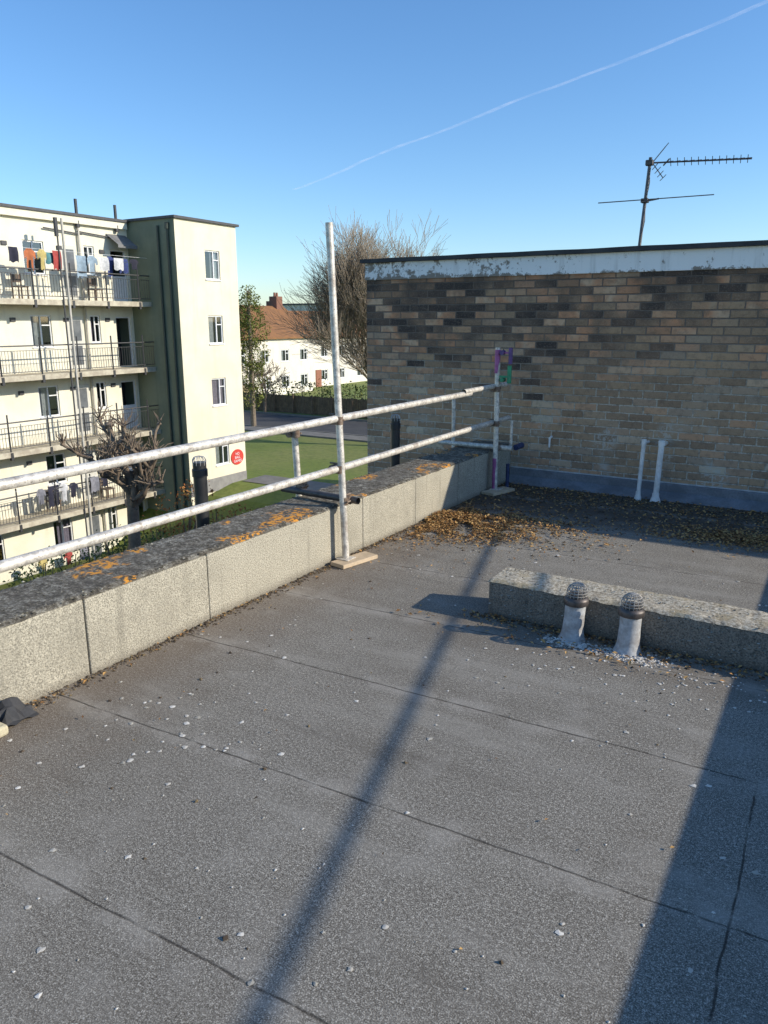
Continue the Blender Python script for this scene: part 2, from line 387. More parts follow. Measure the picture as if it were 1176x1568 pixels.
for j in range(ny+1):
    for i in range(nx+1):
        y=y0+(y1-y0)*j/ny; t=i/nx
        e=min(t,1-t)
        edge=nz(y*7,t*3,7)*.010+nz(y*35,t*3,9)*.006
        x=XO+(XP-XO)*t+(edge if e<.03 else 0)+(.003 if t>.97 else 0)
        z=.402+crust(x,y)*.007-(.014 if e<.02 else 0)
        g[(i,j)]=len(mb.v); mb.v.append((x,y,z))
for j in range(ny):
    for i in range(nx):
        mb.f.append((g[(i,j)],g[(i+1,j)],g[(i+1,j+1)],g[(i,j+1)]))
part("lichen_crust",mb,LICHEN,par,smooth=True)
mb=MB(); mb.box(XO+.005,XP-.005,-5,-1,.37,.40); part("coping_rear",mb,LICHEN,par)
mb=MB()
for k in range(1300):
    x=rnd.choice([rnd.uniform(XO,XP),XP-abs(rnd.gauss(0,.03)),XO+abs(rnd.gauss(0,.05))]); x=min(max(x,XO),XP)
    mb.lump((x,rnd.uniform(.5,YW-.1),.400),rnd.uniform(.003,.010),.6)
part("moss_lumps",mb,island("moss",[(0,(.04,.034,.02)),(.5,(.10,.085,.05)),(.8,(.28,.25,.18)),(1,(.45,.42,.33))]),par)

# ------------------------------------------------------------------ brick building at the back
bb=group("brick_building")
mb=MB(); mb.box(-4.72,14,YW,34,-8.4,2.08); part("brick_walls",mb,BRICK,bb)
mb=MB(); mb.box(-4.735,14.02,YW-.015,34.015,2.0805,2.262); part("painted_fascia",mb,PEEL,bb,bevel=.004)
mb=MB()
N=200
for i in range(N):
    xa=-4.775+(14.05+4.775)*i/N; xb=-4.775+(14.05+4.775)*(i+1)/N
    za=2.262+.006*nz(xa*2,0,0); zb=2.262+.006*nz(xb*2,0,0); ya=YW-.055+.006*nz(xa*3,4,0); yb=YW-.055+.006*nz(xb*3,4,0)
    mb.quad((xa,ya,za),(xb,yb,zb),(xb,yb,2.303+.004*nz(xb*2,7,0)),(xa,ya,2.303+.004*nz(xa*2,7,0)))
    mb.quad((xa,ya,2.303+.004*nz(xa*2,7,0)),(xb,yb,2.303+.004*nz(xb*2,7,0)),(xb,34.05,2.303),(xa,34.05,2.303))
    mb.quad((xa,YW,2.2635),(xb,YW,2.2635),(xb,yb,zb),(xa,ya,za))
mb.quad((-4.775,34.05,2.262),(-4.775,YW-.055,2.262),(-4.775,YW-.055,2.303),(-4.775,34.05,2.303))
part("roof_edge_felt",mb,BLACKFELT,bb)
mb=MB(); mb.box(XP+.002,4.3,YW-.03,YW-.002,0.0,.145); part("felt_upstand",mb,UPSTAND,bb,bevel=.006)
mb=MB(); mb.box(XP+.002,4.3,YW-.012,YW-.001,.147,.158); part("flashing_strip",mb,simple("lead_strip",(.6,.58,.55),(.4,.39,.37),12,.6),bb)
mb=MB()
mb.quad((XP+.002,YW-.16,.004),(4.3,YW-.16,.004),(4.3,YW-.028,.07),(XP+.002,YW-.028,.07)); part("angle_fillet",mb,UPSTAND,bb)

# low wall added out of view on the right to cast the crisp shadow
sh=group("added_shadow_wall")
HP=.62; XD=-.29+2.1*HP
mb=MB(); mb.box(XD+.02,XD+.34,-5,YW-.03,-.02,HP-.05); part("shadow_wall_body",mb,BRICK,sh)
mb=MB(); mb.box(XD,XD+.36,-5.02,YW-.031,HP-.048,HP); part("shadow_wall_coping",mb,CONC2,sh,bevel=.006)

# thin tube added out of view overhead to draw the soft line of shadow
K=1.8
P0=Vector((-1.08+2.1*K+.92,1.07+.68*K-3.1,K));P1=Vector((-1.08+2.1*K-1.34-.02,YW-.06,K))
sp=group("added_shadow_tube")
mb=MB(); mb.tube(P0,P1,.0135,n=16); part("tube",mb,GALV,sp,smooth=True)
mb=MB(); mb.tube((P0.x+.03,P0.y+.1,0.004),(P0.x+.03,P0.y+.1,K+.15),.024,n=14); part("upright",mb,GALV,sp,smooth=True)
mb=MB(); mb.box(P1.x-.06,P1.x+.06,YW-.012,YW-.001,K-.06,K+.06); mb.tube((P1.x,YW-.012,K),(P1.x,YW-.09,K),.03,n=12); part("shadow_tube_plate",mb,RUST,sp)

# ------------------------------------------------------------------ plinth + vents
pl=group("concrete_plinth")
PXE=XD+.015
mb=MB(); mb.box(-1.61,PXE,3.83,4.11,-.01,.205); part("plinth_body",mb,CONC2,pl,bevel=.012)
mb=MB()
nx,ny=240,14
g={}
for i in range(nx+1):
    for j in range(ny+1):
        x=-1.615+(PXE+1.61)*i/nx; t=j/ny; y=3.825+.29*t
        e=min(t,1-t)
        z=.212+crust(x,y)*.009-(.012 if e<.03 or i in(0,nx) else 0)
        g[(i,j)]=len(mb.v); mb.v.append((x,y+(nz(x*12,t,1)*.012 if e<.03 else 0),z))
for i in range(nx):
    for j in range(ny):
        mb.f.append((g[(i,j)],g[(i+1,j)],g[(i+1,j+1)],g[(i,j+1)]))
def mat_ptop():
    m,nt,b=newmat("plinth_top"); o=OBJ(nt); n1=NOISE(nt,o,60,5,.75); n2=NOISE(nt,o,8,4,.6)
    col=RAMP(nt,n1,[(.38,(.18,.145,.10)),(.5,(.40,.345,.25)),(.62,(.62,.56,.43))])
    col=MIX(nt,SS(nt,n2,.5,.65,0,.5),col,(.33,.25,.12))
    nt.links.new(col,b.inputs['Base Color']); b.inputs['Roughness'].default_value=.95; BUMP(nt,b,n1,.7,.006); return m
part("plinth_top_crust",mb,mat_ptop(),pl,smooth=True)
mb=MB()
for k in range(420):
    mb.lump((rnd.uniform(-1.6,.4),3.826,rnd.uniform(.01,.2)),rnd.uniform(.003,.009),.5)
for k in range(300):
    mb.lump((rnd.uniform(-1.6,.9),rnd.uniform(3.84,4.1),.212),rnd.uniform(.003,.008),.6)
part("lichen_nodules",mb,island("nodule",[(0,(.05,.045,.035)),(.5,(.3,.28,.22)),(1,(.5,.48,.42))]),pl)

def vent(cx,cy,lx):
    g_=group("roof_vent_pipe")
    def tl(mb):
        mb.v=[(x+lx*z,y,z) for x,y,z in mb.v]; return mb
    mb=MB()
    mb.lathe((cx,cy,0),[(.072,.0),(.066,.012),(.060,.03),(.056,.06),(.053,.13),(.054,.215)],28)
    part("pipe_body",tl(mb),GREYP,g_,smooth=True)
    mb=MB(); mb.lathe((cx,cy,0),[(.056,.197),(.063,.199),(.065,.205),(.065,.224),(.062,.232),(.050,.24)],28); part("collar",tl(mb),DARKMETAL,g_,smooth=True)
    mb=MB()
    R=.052; z0=.236
    prof=[(R*.93,0),(R,.016),(R*1.02,.032),(R*.96,.047),(R*.80,.061),(R*.55,.072),(R*.28,.078),(R*.03,.08)]
    N=16
    for i in range(N):
        t=2*math.pi*i/N
        pts=[Vector((cx+r*math.cos(t),cy+r*math.sin(t),z0+z)) for r,z in prof]
        for a,b_ in zip(pts[:-1],pts[1:]): mb.tube(a,b_,.0024,n=5)
    for r,z in prof[:-1]:
        for i in range(N*2):
            t=math.pi*i/N;t2=math.pi*(i+1)/N
            mb.tube((cx+r*math.cos(t),cy+r*math.sin(t),z0+z),(cx+r*math.cos(t2),cy+r*math.sin(t2),z0+z),.0024,n=5)
    part("wire_cage",tl(mb),CAGE,g_)
    mb=MB(); mb.lathe((cx,cy,0),[(.044,.238),(.042,.255),(.02,.262),(.002,.264)],20); part("inner_filter",tl(mb),simple("dusty_filter",(.07,.065,.06),(.12,.11,.1),60,.9),g_,smooth=True)
vent(-1.085,3.745,.05); vent(-.79,3.735,.02)

# ------------------------------------------------------------------ white pipes at wall
for cx,hh,r in((-1.555,.575,.019),(-1.395,.575,.026)):
    g_=group("white_overflow_pipe")
    mb=MB(); mb.tube((cx,7.24,0),(cx+.01,7.26,hh),r,n=16)
    part("upright",mb,WHITEP,g_,smooth=True)
    mb=MB(); mb.lathe((cx,7.24,0),[(r*1.9,0),(r*1.7,.02),(r*1.25,.05),(r*1.2,.08),(r,.082)],18); mb.lathe((cx+.01,7.26,hh-.05),[(r,0),(r*1.22,.002),(r*1.22,.045),(r*.9,.05),(r*.8,.03)],18)
    part("collars",mb,WHITEP,g_,smooth=True)
    mb=MB(); mb.tube((cx+.01,7.26,hh-.035),(cx+.01,7.45,hh-.05),r*.8,n=12); part("wall_elbow",mb,WHITEP,g_,smooth=True)
g_=group("wall_outlet")
mb=MB(); mb.tube((-2.50,YW,.50),(-2.50,YW-.06,.49),.013,n=10); mb.tube((-2.50,YW-.055,.495),(-2.50,YW-.055,.40),.010,n=10); part("outlet_pipe",mb,WHITEP,g_,smooth=True)

# ------------------------------------------------------------------ black soil pipes outside parapet
for (cx,cy,zt) in((-3.68,3.68,.72),(-3.76,6.45,.71)):
    g_=group("black_soil_pipe")
    mb=MB(); mb.tube((cx,cy,-8.2),(cx,cy,zt),.046,n=20); part("stack",mb,BLACKPIPE,g_,smooth=True)
    mb=MB(); mb.lathe((cx,cy,zt-.10),[(.046,0),(.053,.003),(.053,.05),(.048,.055)],20); part("socket",mb,BLACKPIPE,g_,smooth=True)
    mb=MB()
    for i in range(10):
        t=2*math.pi*i/10
        pts=[Vector((cx+r*math.cos(t),cy+r*math.sin(t),zt+z)) for r,z in((.044,-.02),(.046,.015),(.034,.035),(.003,.042))]
        for a,b_ in zip(pts[:-1],pts[1:]): mb.tube(a,b_,.003,n=5)
    part("leaf_guard",mb,GREYP,g_)

# ------------------------------------------------------------------ scaffold guard rail
gr=group("scaffold_guardrail")
R=.0242
RX=-2.885
def coupler(p,ax1,ax2,nm="coupler"):
    p=Vector(p);a=Vector(ax1).normalized();b_=Vector(ax2).normalized();n=a.cross(b_).normalized()
    mb=MB()
    mb.tube(p-a*.026,p+a*.026,.030,n=12); 
    q=p+n*.046
    mb.tube(q-b_*.026,q+b_*.026,.030,n=12)
    mb.tube(p+b_*.036-n*.02,p+b_*.036+n*.045,.007,n=6); mb.tube(p-b_*.03+n*.02,q-b_*.02+n*.02,.011,n=6)
    mb.tube(q+a*.038-n*.03,q+a*.038+n*.03,.007,n=6)
    mb.tube(p+b_*.036+n*.045,p+b_*.036+n*.06,.012,n=6)
    return part(nm,mb,RUST,gr,smooth=True)
def bar(a,b_,mat=GALV,r=R,nm="tube"):
    mb=MB(); 
    a=Vector(a);b_=Vector(b_)
    mb.tube(a,b_,r,n=20,caps=False)
    d=(b_-a).normalized()
    mb.tube(b_-d*.05,b_,r*.86,n=20,caps=False); mb.tube(a,a+d*.05,r*.86,n=20,caps=False)
    return part(nm,mb,mat,gr,smooth=True)
bar((RX,-2.5,.985),(RX-.0,4.42,1.013),nm="top_rail")
bar((RX-.0,4.42-.3,1.012),(RX-.005,6.30,1.013),nm="top_rail")
bar((RX+.0,6.15,1.035),(RX-.01,7.15,1.035),r=R*.95,nm="top_rail_end")
bar((RX,-2.5,.66),(RX-.0,4.42,.672),nm="mid_rail")
bar((RX,4.2,.672),(RX-.01,7.25,.69),nm="mid_rail")
PX,PY=-2.845,4.20
bar((PX,PY,.025),(PX-.065,PY-.045,2.245),nm="post")
bar((PX-.0,6.84,.02),(PX-.02,6.84,1.40),nm="post")
bar((-3.34,4.33,.36),(-3.355,4.31,.90),nm="outer_stub")
bar((-3.34,6.9,.36),(-3.345,6.9,.92),r=R*.8,nm="outer_stub")
bar((-3.47,4.30,.445),(-2.77,4.25,.445),mat=DARKMETAL,nm="cross_tube")
bar((-3.50,6.90,.44),(-2.70,6.895,.44),nm="cross_tube")
bar((-2.75,6.98,.42),(-2.75,6.98,.70),r=.014,nm="short_stub")
for zz in(1.0,.668):
    coupler((PX-.03,PY-.02,zz),(0,0,1),(0,1,0)); coupler((PX-.01,6.84,zz+.01),(0,0,1),(0,1,0))
coupler((PX-.01,PY+.0,.445),(0,0,1),(1,0,0)); coupler((-3.34,4.33,.47),(0,0,1),(1,0,0)); coupler((-3.34,4.31,.86),(0,0,1),(0,1,0))
coupler((PX,6.86,.44),(0,0,1),(1,0,0))
def board(cx,cy,ang,L=.34,W=.13,H=.028):
    mb=MB(); mb.box(-L/2,L/2,-W/2,W/2,0,H)
    c,s=math.cos(ang),math.sin(ang)
    mb.v=[(cx+x*c-y*s,cy+x*s+y*c,z+.004) for x,y,z in mb.v]
    part("sole_board",mb,WOOD,gr,bevel=.003)
board(-2.80,4.24,math.radians(78)); board(-2.80,6.82,math.radians(75),.34,.15)
mb=MB(); mb.box(PX-.05,PX+.05,PY-.05,PY+.05,.033,.038); mb.box(-2.88,-2.78,6.79,6.89,.033,.038); part("base_plates",mb,GALV,gr)
bk=group("painted_gate_bracket")
bx,by=PX-.02,6.84
mb=MB(); mb.tube((bx,by,1.16),(bx,by,1.38),.0262,n=16); mb.tube((bx+.015,by,.04),(bx+.013,by,.34),.0262,n=16)
mb.box(bx+.02,bx+.125,by-.006,by+.006,1.345,1.362); part("sleeve",mb,PINK,bk,smooth=True)
mb=MB(); mb.tube((bx+.13,by,1.25),(bx+.13,by,1.40),.019,n=12); mb.tube((bx+.05,by-.03,1.355),(bx+.05,by+.03,1.355),.022,n=12); part("clamp_upper",mb,simple("purple_paint",(.16,.08,.24),(.1,.05,.16),20,.5),bk,smooth=True)
mb=MB(); mb.tube((bx+.125,by,1.07),(bx+.125,by,1.235),.021,n=12); mb.box(bx+.02,bx+.12,by-.008,by+.008,1.12,1.14); mb.tube((bx+.06,by-.03,1.10),(bx+.06,by+.03,1.10),.02,n=12); part("clamp_lower",mb,GREEN,bk,smooth=True)
mb=MB(); mb.tube((-2.74,7.08,.42),(-2.72,7.2,.43),.030,n=14); mb.tube((-2.79,7.02,.0),(-2.79,7.02,.26),.018,n=10); part("end_cap",mb,BLUEP,bk,smooth=True)

# ------------------------------------------------------------------ aerial
an=group("tv_aerial")
mx,my=-1.93,8.2
mb=MB(); mb.tube((mx-.03,my,2.2),(mx+.02,my,3.19),.016,n=12); part("mast",mb,ALU,an,smooth=True)
bd=Vector((.93,.36,0.01)).normalized(); ed=Vector((-bd.y,bd.x,0))
mb=MB(); base=Vector((mx+.02,my,3.14))
mb.tube(base-bd*.03,base+bd*.93,.008,n=8)
for k in range(12):
    p=base+bd*(.19+.064*k)
    mb.tube(p-ed*.14-Vector((0,0,.016)),p+ed*.14+Vector((0,0,.030)),.0035,n=6)
    mb.tube(p-ed*.06+Vector((0,0,.025))-bd*.015,p+ed*.06-Vector((0,0,.025))+bd*.015,.0035,n=6)
part("director_boom",mb,ALU,an)
mb=MB()
for sgn in(1,-1):
    tip=base+bd*.02; end=base+bd*.13+Vector((0,0,sgn*.14))
    mb.tube(tip,end,.005,n=6)
    for k in range(1,5):
        p=tip.lerp(end,k/4)
        mb.tube(p-ed*.16,p+ed*.16,.004,n=6)
mb.tube(base+bd*.15-ed*.15,base+bd*.15+ed*.15,.007,n=8)
part("reflector",mb,ALU,an)
mb=MB(); mb.box(mx-.02,mx+.05,my-.035,my+.02,3.115,3.165); mb.box(mx-.035,mx+.035,my-.045,my+.02,2.775,2.815); part("clamps",mb,DARKMETAL,an,bevel=.006)
mb=MB()
d2=Vector((.9,.42,.055)).normalized(); c2=Vector((mx,my-.05,2.80)); mb.tube(c2-d2*.44,c2+d2*.66,.005,n=6); mb.tube(c2-d2*.02+Vector((0,0,-.02)),c2+d2*.14,.008,n=6)
part("lower_dipole",mb,ALU,an)
mb=MB()
prev=Vector((mx+.03,my-.03,3.1))
for k in range(14):
    q=Vector((mx+.03-.05*k/14+math.sin(k*1.3)*.010,my-.03,3.1-.07*(k+1))); mb.tube(prev,q,.0035,n=5); prev=q
part("coax_cable",mb,BLACKPIPE,an)

# ------------------------------------------------------------------ scatter on roof
leafm=island("dry_leaf",[(0,(.10,.05,.02)),(.3,(.25,.125,.04)),(.6,(.43,.23,.07)),(.85,(.56,.34,.12)),(1,(.24,.18,.08))])
mb=MB()
def lf(x,y,z=.006,s=1.):
    mb.leaf((x,y,z+rnd.uniform(0,.012)),rnd.uniform(.014,.036)*s,.5)
for k in range(8000):
    x=XP+.02+abs(rnd.gauss(0,.55)); y=5.55+rnd.gauss(0,.30)+.10*(x-XP)
    if y>YW-.1: continue
    if nz(x*5,y*5,1)<-.22: continue
    lf(x,y,.004+.03*max(0,1-abs(y-5.7)*1.8)*rnd.random())
for k in range(2200):
    x=rnd.uniform(XP+.7,.6); y=5.85+.12*(x-XP)+rnd.gauss(0,.13)
    if rnd.random()<.35+.6*nz(x*2.5,y*3,0)+.1*(x-XP)*.4: lf(x,min(y,YW-.05))
for k in range(2600):
    x=rnd.gauss(-.45,.35); y=6.25+rnd.gauss(0,.16); lf(x,min(y,7.3),.01)
for k in range(2600):
    x=rnd.uniform(XP,.8); y=YW-.02-abs(rnd.gauss(0,.6)); lf(x,y,.004)
for k in range(420):
    x=rnd.uniform(-1.75,0.2); y=3.82-abs(rnd.gauss(0,.06)); lf(x,y,.004,.9)
for k in range(130):
    x=rnd.gauss(-1.05,.4); y=3.62+rnd.gauss(0,.07); lf(x,y)
for k in range(260):
    y=rnd.uniform(1.2,6.); x=XP+.01+abs(rnd.gauss(0,.05)); lf(x,y,.003,.8)
for k in range(120):
    y=rnd.uniform(1.2,5.6); x=XP+rnd.random()**2*3; lf(x,y,.003,.55)
for k in range(200):
    y=rnd.gauss(4.9,.45); x=XP+abs(rnd.gauss(0,.6)); lf(x,y,.004,.7)
part("leaf_litter",mb,leafm)
mb=MB()
for k in range(1900):
    y=rnd.uniform(1.,6.5); x=XP+.004+abs(rnd.gauss(0,.035)); mb.lump((x,y,.0),rnd.uniform(.003,.011),.9)
for k in range(3500):
    x=rnd.uniform(XP,.8); y=YW-.02-abs(rnd.gauss(0,.5)); mb.lump((x,y,0),rnd.uniform(.006,.020),.7)
for k in range(1400):
    x=XP+abs(rnd.gauss(0,.55)); y=5.6+rnd.gauss(0,.28); mb.lump((x,y,0),rnd.uniform(.005,.016),.7)
for k in range(500):
    x=rnd.uniform(-1.7,.3); y=3.83-abs(rnd.gauss(0,.05)); mb.lump((x,y,0),rnd.uniform(.004,.014),.8)
for k in range(55):
    y=rnd.uniform(1.2,5.); x=XP+rnd.random()**1.5*2.6; mb.lump((x,y,0),rnd.uniform(.005,.012),.9)
part("moss_debris",mb,island("moss_dark",[(0,(.04,.028,.018)),(.6,(.10,.07,.04)),(1,(.19,.14,.07))]))
mb=MB()
def ros(x,y,r,z=.002):
    n=9; b=len(mb.v); mb.v.append((x,y,z+.002))
    for i in range(n):
        t=2*math.pi*i/n; rr=r*rnd.uniform(.55,1.15); mb.v.append((x+rr*math.cos(t),y+rr*math.sin(t),z))
    for i in range(n): mb.f.append((b,b+1+i,b+1+(i+1)%n))
for k in range(560):
    x=rnd.uniform(XP+.05,.3); y=rnd.uniform(.8,5.6)
    if nz(x*1.2,y*1.2,5)<-.15 and rnd.random()<.6: continue
    ros(x,y,rnd.choice([.003,.004,.005,.006,.008,.013])*rnd.uniform(.7,1.1))
for k in range(40): ros(rnd.gauss(-2.3,.25),rnd.gauss(1.9,.25),rnd.uniform(.007,.016))
for k in range(70): ros(rnd.gauss(-.6,.35),rnd.gauss(3.45,.15),rnd.uniform(.005,.011))
part("lichen_spots",mb,island("pale_lichen",[(0,(.38,.35,.28)),(.5,(.58,.54,.46)),(1,(.75,.71,.62))]))
mb=MB()
for k in range(620):
    cx=rnd.choice([-1.06,-.79]); x=cx+rnd.gauss(.03,.09); y=3.67+rnd.gauss(0,.035); mb.lump((x,y,0),rnd.uniform(.003,.013),.5)
for k in range(60):
    x=rnd.uniform(-.9,0.1); mb.lump((x,3.60+rnd.gauss(0,.05),0),rnd.uniform(.003,.009),.5)
part("mortar_rubble",mb,island("white_mortar",[(0,(.35,.32,.27)),(.5,(.6,.56,.49)),(1,(.75,.72,.65))]))
mb=MB()
g={}
for i in range(9):
    for j in range(7):
        x=-2.93+.13*i/8; y=1.60+.16*j/6
        z=.01+.08*max(0,1-((i-3)/4)**2)*max(0,1-((j-3)/3.2)**2)+.03*nz(i*1.1,j*1.3,2)
        g[(i,j)]=len(mb.v); mb.v.append((x+.02*nz(i,j,9.3),y,max(.003,z)))
for i in range(8):
    for j in range(6): mb.f.append((g[(i,j)],g[(i+1,j)],g[(i+1,j+1)],g[(i,j+1)]))
part("crumpled_felt_scrap",mb,BLACKFELT)
mb=MB(); mb.box(-2.86,-2.76,1.47,1.60,.0,.045); part("broken_stone",mb,simple("pale_stone",(.62,.55,.36),(.5,.44,.3),20,.9,bump=.4,fine=80),bevel=.012)

# ------------------------------------------------------------------ apartments
def wallX(mb,X,y0,y1,z0,z1,ops,dep=.12):
    Ys=sorted(set([y0,y1]+[o[0] for o in ops]+[o[1] for o in ops])); Zs=sorted(set([z0,z1]+[o[2] for o in ops]+[o[3] for o in ops]))
    for i in range(len(Ys)-1):
        for j in range(len(Zs)-1):
            cy=(Ys[i]+Ys[i+1])/2; cz=(Zs[j]+Zs[j+1])/2
            if any(o[0]<cy<o[1] and o[2]<cz<o[3] for o in ops): continue
            mb.quad((X,Ys[i],Zs[j]),(X,Ys[i+1],Zs[j]),(X,Ys[i+1],Zs[j+1]),(X,Ys[i],Zs[j+1]))
    for (a,b_,c,d) in ops:
        mb.quad((X,a,c),(X-dep,a,c),(X-dep,a,d),(X,a,d)); mb.quad((X,b_,c),(X,b_,d),(X-dep,b_,d),(X-dep,b_,c))
        mb.quad((X,a,c),(X,b_,c),(X-dep,b_,c),(X-dep,a,c)); mb.quad((X,a,d),(X-dep,a,d),(X-dep,b_,d),(X,b_,d))
def win(parent,X,y0,y1,z0,z1,cur=None,split=.6,fw=.055,sash=True):
    fr=MB(); x0=X-.11;x1=X-.05
    fr.box(x0,x1,y0,y0+fw,z0,z1);fr.box(x0,x1,y1-fw,y1,z0,z1);fr.box(x0,x1,y0+fw,y1-fw,z0,z0+fw);fr.box(x0,x1,y0+fw,y1-fw,z1-fw,z1)
    ym=y0+(y1-y0)*split
    fr.box(x0+.004,x1-.004,ym-fw*.45,ym+fw*.45,z0+fw,z1-fw)
    if sash: fr.box(x0+.006,x1-.006,ym+fw*.45,y1-fw,z1-(z1-z0)*.32-fw*.4,z1-(z1-z0)*.32+fw*.4)
    fr.box(X-.05,X+.05,y0-.03,y1+.03,z0-.05,z0-.002)
    part("window_frame",fr,UPVC,parent)
    gl=MB(); gl.quad((X-.085,y0+fw,z0+fw),(X-.085,y1-fw,z0+fw),(X-.085,y1-fw,z1-fw),(X-.085,y0+fw,z1-fw)); part("window_glass",gl,GLASS,parent)
    dk=MB(); dk.quad((X-.6,y0-.3,z0-.3),(X-.6,y1+.3,z0-.3),(X-.6,y1+.3,z1+.3),(X-.6,y0-.3,z1+.3)); part("room_dark",dk,DARKROOM,parent)
    if cur:
        c=MB(); n=12; a,b_=cur[1]
        ya=y0+(y1-y0)*a; yb=y0+(y1-y0)*b_
        for i in range(n):
            u0=ya+(yb-ya)*i/n;u1=ya+(yb-ya)*(i+1)/n
            xa=X-.17+.02*(i%2);xb=X-.17+.02*((i+1)%2)
            c.quad((xa,u0,z0),(xb,u1,z0),(xb,u1,z1),(xa,u0,z1))
        part("curtain",c,cur[0],parent)
ap=group("apartment_block")
XT=-24.0; XF=-26.8; XBAL=-25.6; YT0,YT1=23.4,27.05
RT=5.65
floors=[-5.7,-3.0,-.3,2.4]
ops=[(25.05,25.95,f+.95,f+2.15) for f in floors]
mb=MB(); wallX(mb,XT,YT0,YT1,-8.5,RT,ops)
mb.quad((XT,YT1,-8.5),(-33,YT1,-8.5),(-33,YT1,RT),(XT,YT1,RT))
part("tower_front",mb,CREAM,ap)
for i,o in enumerate(ops):
    win(ap,XT,*o,cur=[(CURT,(0,.45)),(LILAC,(0,1)),(CURT,(.0,.5)),(CURT,(.5,1))][i])
mb=MB(); mb.quad((-33,YT0,-8.5),(XT,YT0,-8.5),(XT,YT0,RT),(-33,YT0,RT)); part("tower_side",mb,GREENR,ap)
mb=MB(); mb.box(-33,XT+.12,YT0-.10,YT1+.12,RT+.001,RT+.10); part("tower_roof_edge",mb,DKTRIM,ap)
mb=MB(); mb.box(XT,XT+.03,YT0,YT1,-5.9,-5.3); part("tower_plinth",mb,simple("grey_plinth",(.28,.27,.25),(.22,.21,.2),3,.9),ap)
mb=MB()
for (x,y) in((XT-.35,YT0-.06),(XT-.9,YT0-.06)):
    mb.tube((x,y,-8.2),(x,y,RT-.25),.05,n=10)
mb.tube((XT-.35,YT0-.06,RT-.4),(XT-.35,YT0-.06,RT-.15),.09,n=10)
part("downpipes_dark",mb,simple("green_pipe",(.06,.075,.05),(.05,.06,.045),5,.5),ap)
wins=[];doors=[]
for f in [-8.4]+floors:
    wins.append((18.45,19.35,f+.95,f+2.15)); wins.append((21.15,21.65,f+1.05,f+2.15)); wins.append((15.2,16.3,f+.95,f+2.15)); wins.append((11.0,12.2,f+.95,f+2.15))
    doors.append((22.45,23.25,f+.05,f+2.1)); doors.append((13.2,14.1,f+.05,f+2.1))
mb=MB(); wallX(mb,XF,0,YT0-.002,-8.5,RT-.05,wins+doors); part("wing_facade",mb,CREAM2,ap)
for i,o in enumerate(wins):
    win(ap,XF,*o,cur=[(LILAC,(.3,1)),(CURT,(0,.6)),None,(CURT,(.4,1)),None,(CURT,(0,.5)),(LILAC,(0,.4))][i%7],split=.5)
mb=MB(); mb.quad((XF-.9,12,-8.4),(XF-.9,23.39,-8.4),(XF-.9,23.39,RT-.1),(XF-.9,12,RT-.1)); part("lobby_dark",mb,DARKROOM,ap)
mb=MB()
for i,o in enumerate(doors):
    mb.box(XF-.11,XF-.06,o[0],o[0]+.06,o[2],o[3]);mb.box(XF-.11,XF-.06,o[1]-.06,o[1],o[2],o[3]);mb.box(XF-.11,XF-.06,o[0]+.06,o[1]-.06,o[3]-.06,o[3])
    if i%3: mb.box(XF-.10,XF-.07,o[0]+.06,o[1]-.06,o[2],o[2]+1.0)
part("door_frames",mb,UPVC,ap)
mb=MB()
for f in [-8.4]+floors:
    mb.box(XF+.002,XF+.05,20.0,20.75,f+.05,f+2.1)
part("door_leaves",mb,simple("pale_door",(.62,.60,.52),(.55,.54,.48),3,.5),ap,bevel=.01)
mb=MB()
for f in [-8.4]+floors:
    mb.box(XF+.052,XF+.06,20.12,20.63,f+1.15,f+1.95); mb.box(XF+.052,XF+.06,20.12,20.63,f+.2,f+.95)
part("door_panels",mb,simple("door_glazing",(.16,.17,.18),(.1,.11,.12),3,.3),ap)
mb=MB(); mb.box(-33,XF+.25,0,YT0-.11,RT-.05,RT+.05); part("wing_roof_edge",mb,DKTRIM,ap)
mb=MB(); mb.box(-33,XF+.18,0,YT0-.11,RT-.32,RT-.052); part("wing_fascia",mb,CREAM2,ap)
mb=MB(); 
for f in floors: mb.box(XF,XBAL,0,YT0-.003,f-.2,f-.0)
part("balcony_slabs",mb,SLAB,ap,bevel=.01)
mb=MB()
for f in floors:
    zt=f+1.05
    mb.tube((XBAL-.06,0,zt),(XBAL-.06,YT0,zt),.026,n=6); mb.tube((XBAL-.06,0,f+.12),(XBAL-.06,YT0,f+.12),.016,n=6); mb.tube((XBAL-.06,0,f+.88),(XBAL-.06,YT0,f+.88),.010,n=6)
    y=8.
    while y<YT0:
        mb.tube((XBAL-.06,y,f+.12),(XBAL-.06,y,f+.88),.008,n=4,caps=False); y+=.12
    y=8.2
    while y<YT0:
        mb.tube((XBAL-.05,y,f-.25),(XBAL-.05,y,f+1.35),.028,n=6)
        mb.box(XBAL-.10,XBAL+.02,y-.05,y+.05,f-.30,f-.02); y+=1.62
part("balcony_railings",mb,RAILB,ap)
mb=MB()
mb.tube((XBAL+.04,19.32,-8.2),(XBAL+.04,19.32,RT-.35),.045,n=8)
for y in(20.9,): mb.tube((XF+.10,y,-8.2),(XF+.10,y,RT+.05),.045,n=8)
part("drain_stacks",mb,simple("stack_pale",(.55,.52,.44),(.45,.42,.36),4,.6),ap,smooth=True)
mb=MB()
mb.tube((XBAL+.04,19.08,-8.2),(XBAL+.04,19.08,RT-.6),.03,n=8)
for y in(20.9,22.8): mb.tube((XF+.10,y,RT-.0),(XF+.10,y,RT+.6),.06,n=8); mb.tube((XF+.10,y,RT-.45),(XF+.10,y,RT-.2),.09,n=8)
mb.tube((XBAL+.04,19.05,RT-1.0),(XBAL+.04,19.05,RT-.35),.075,n=8)
for yy in (20.55,19.05):
    mb.tube((XF+.1,yy+.3,RT-.6),(XF+.1,yy+2,RT-.7),.03,n=6)
part("stack_tops",mb,DKTRIM,ap,smooth=True)
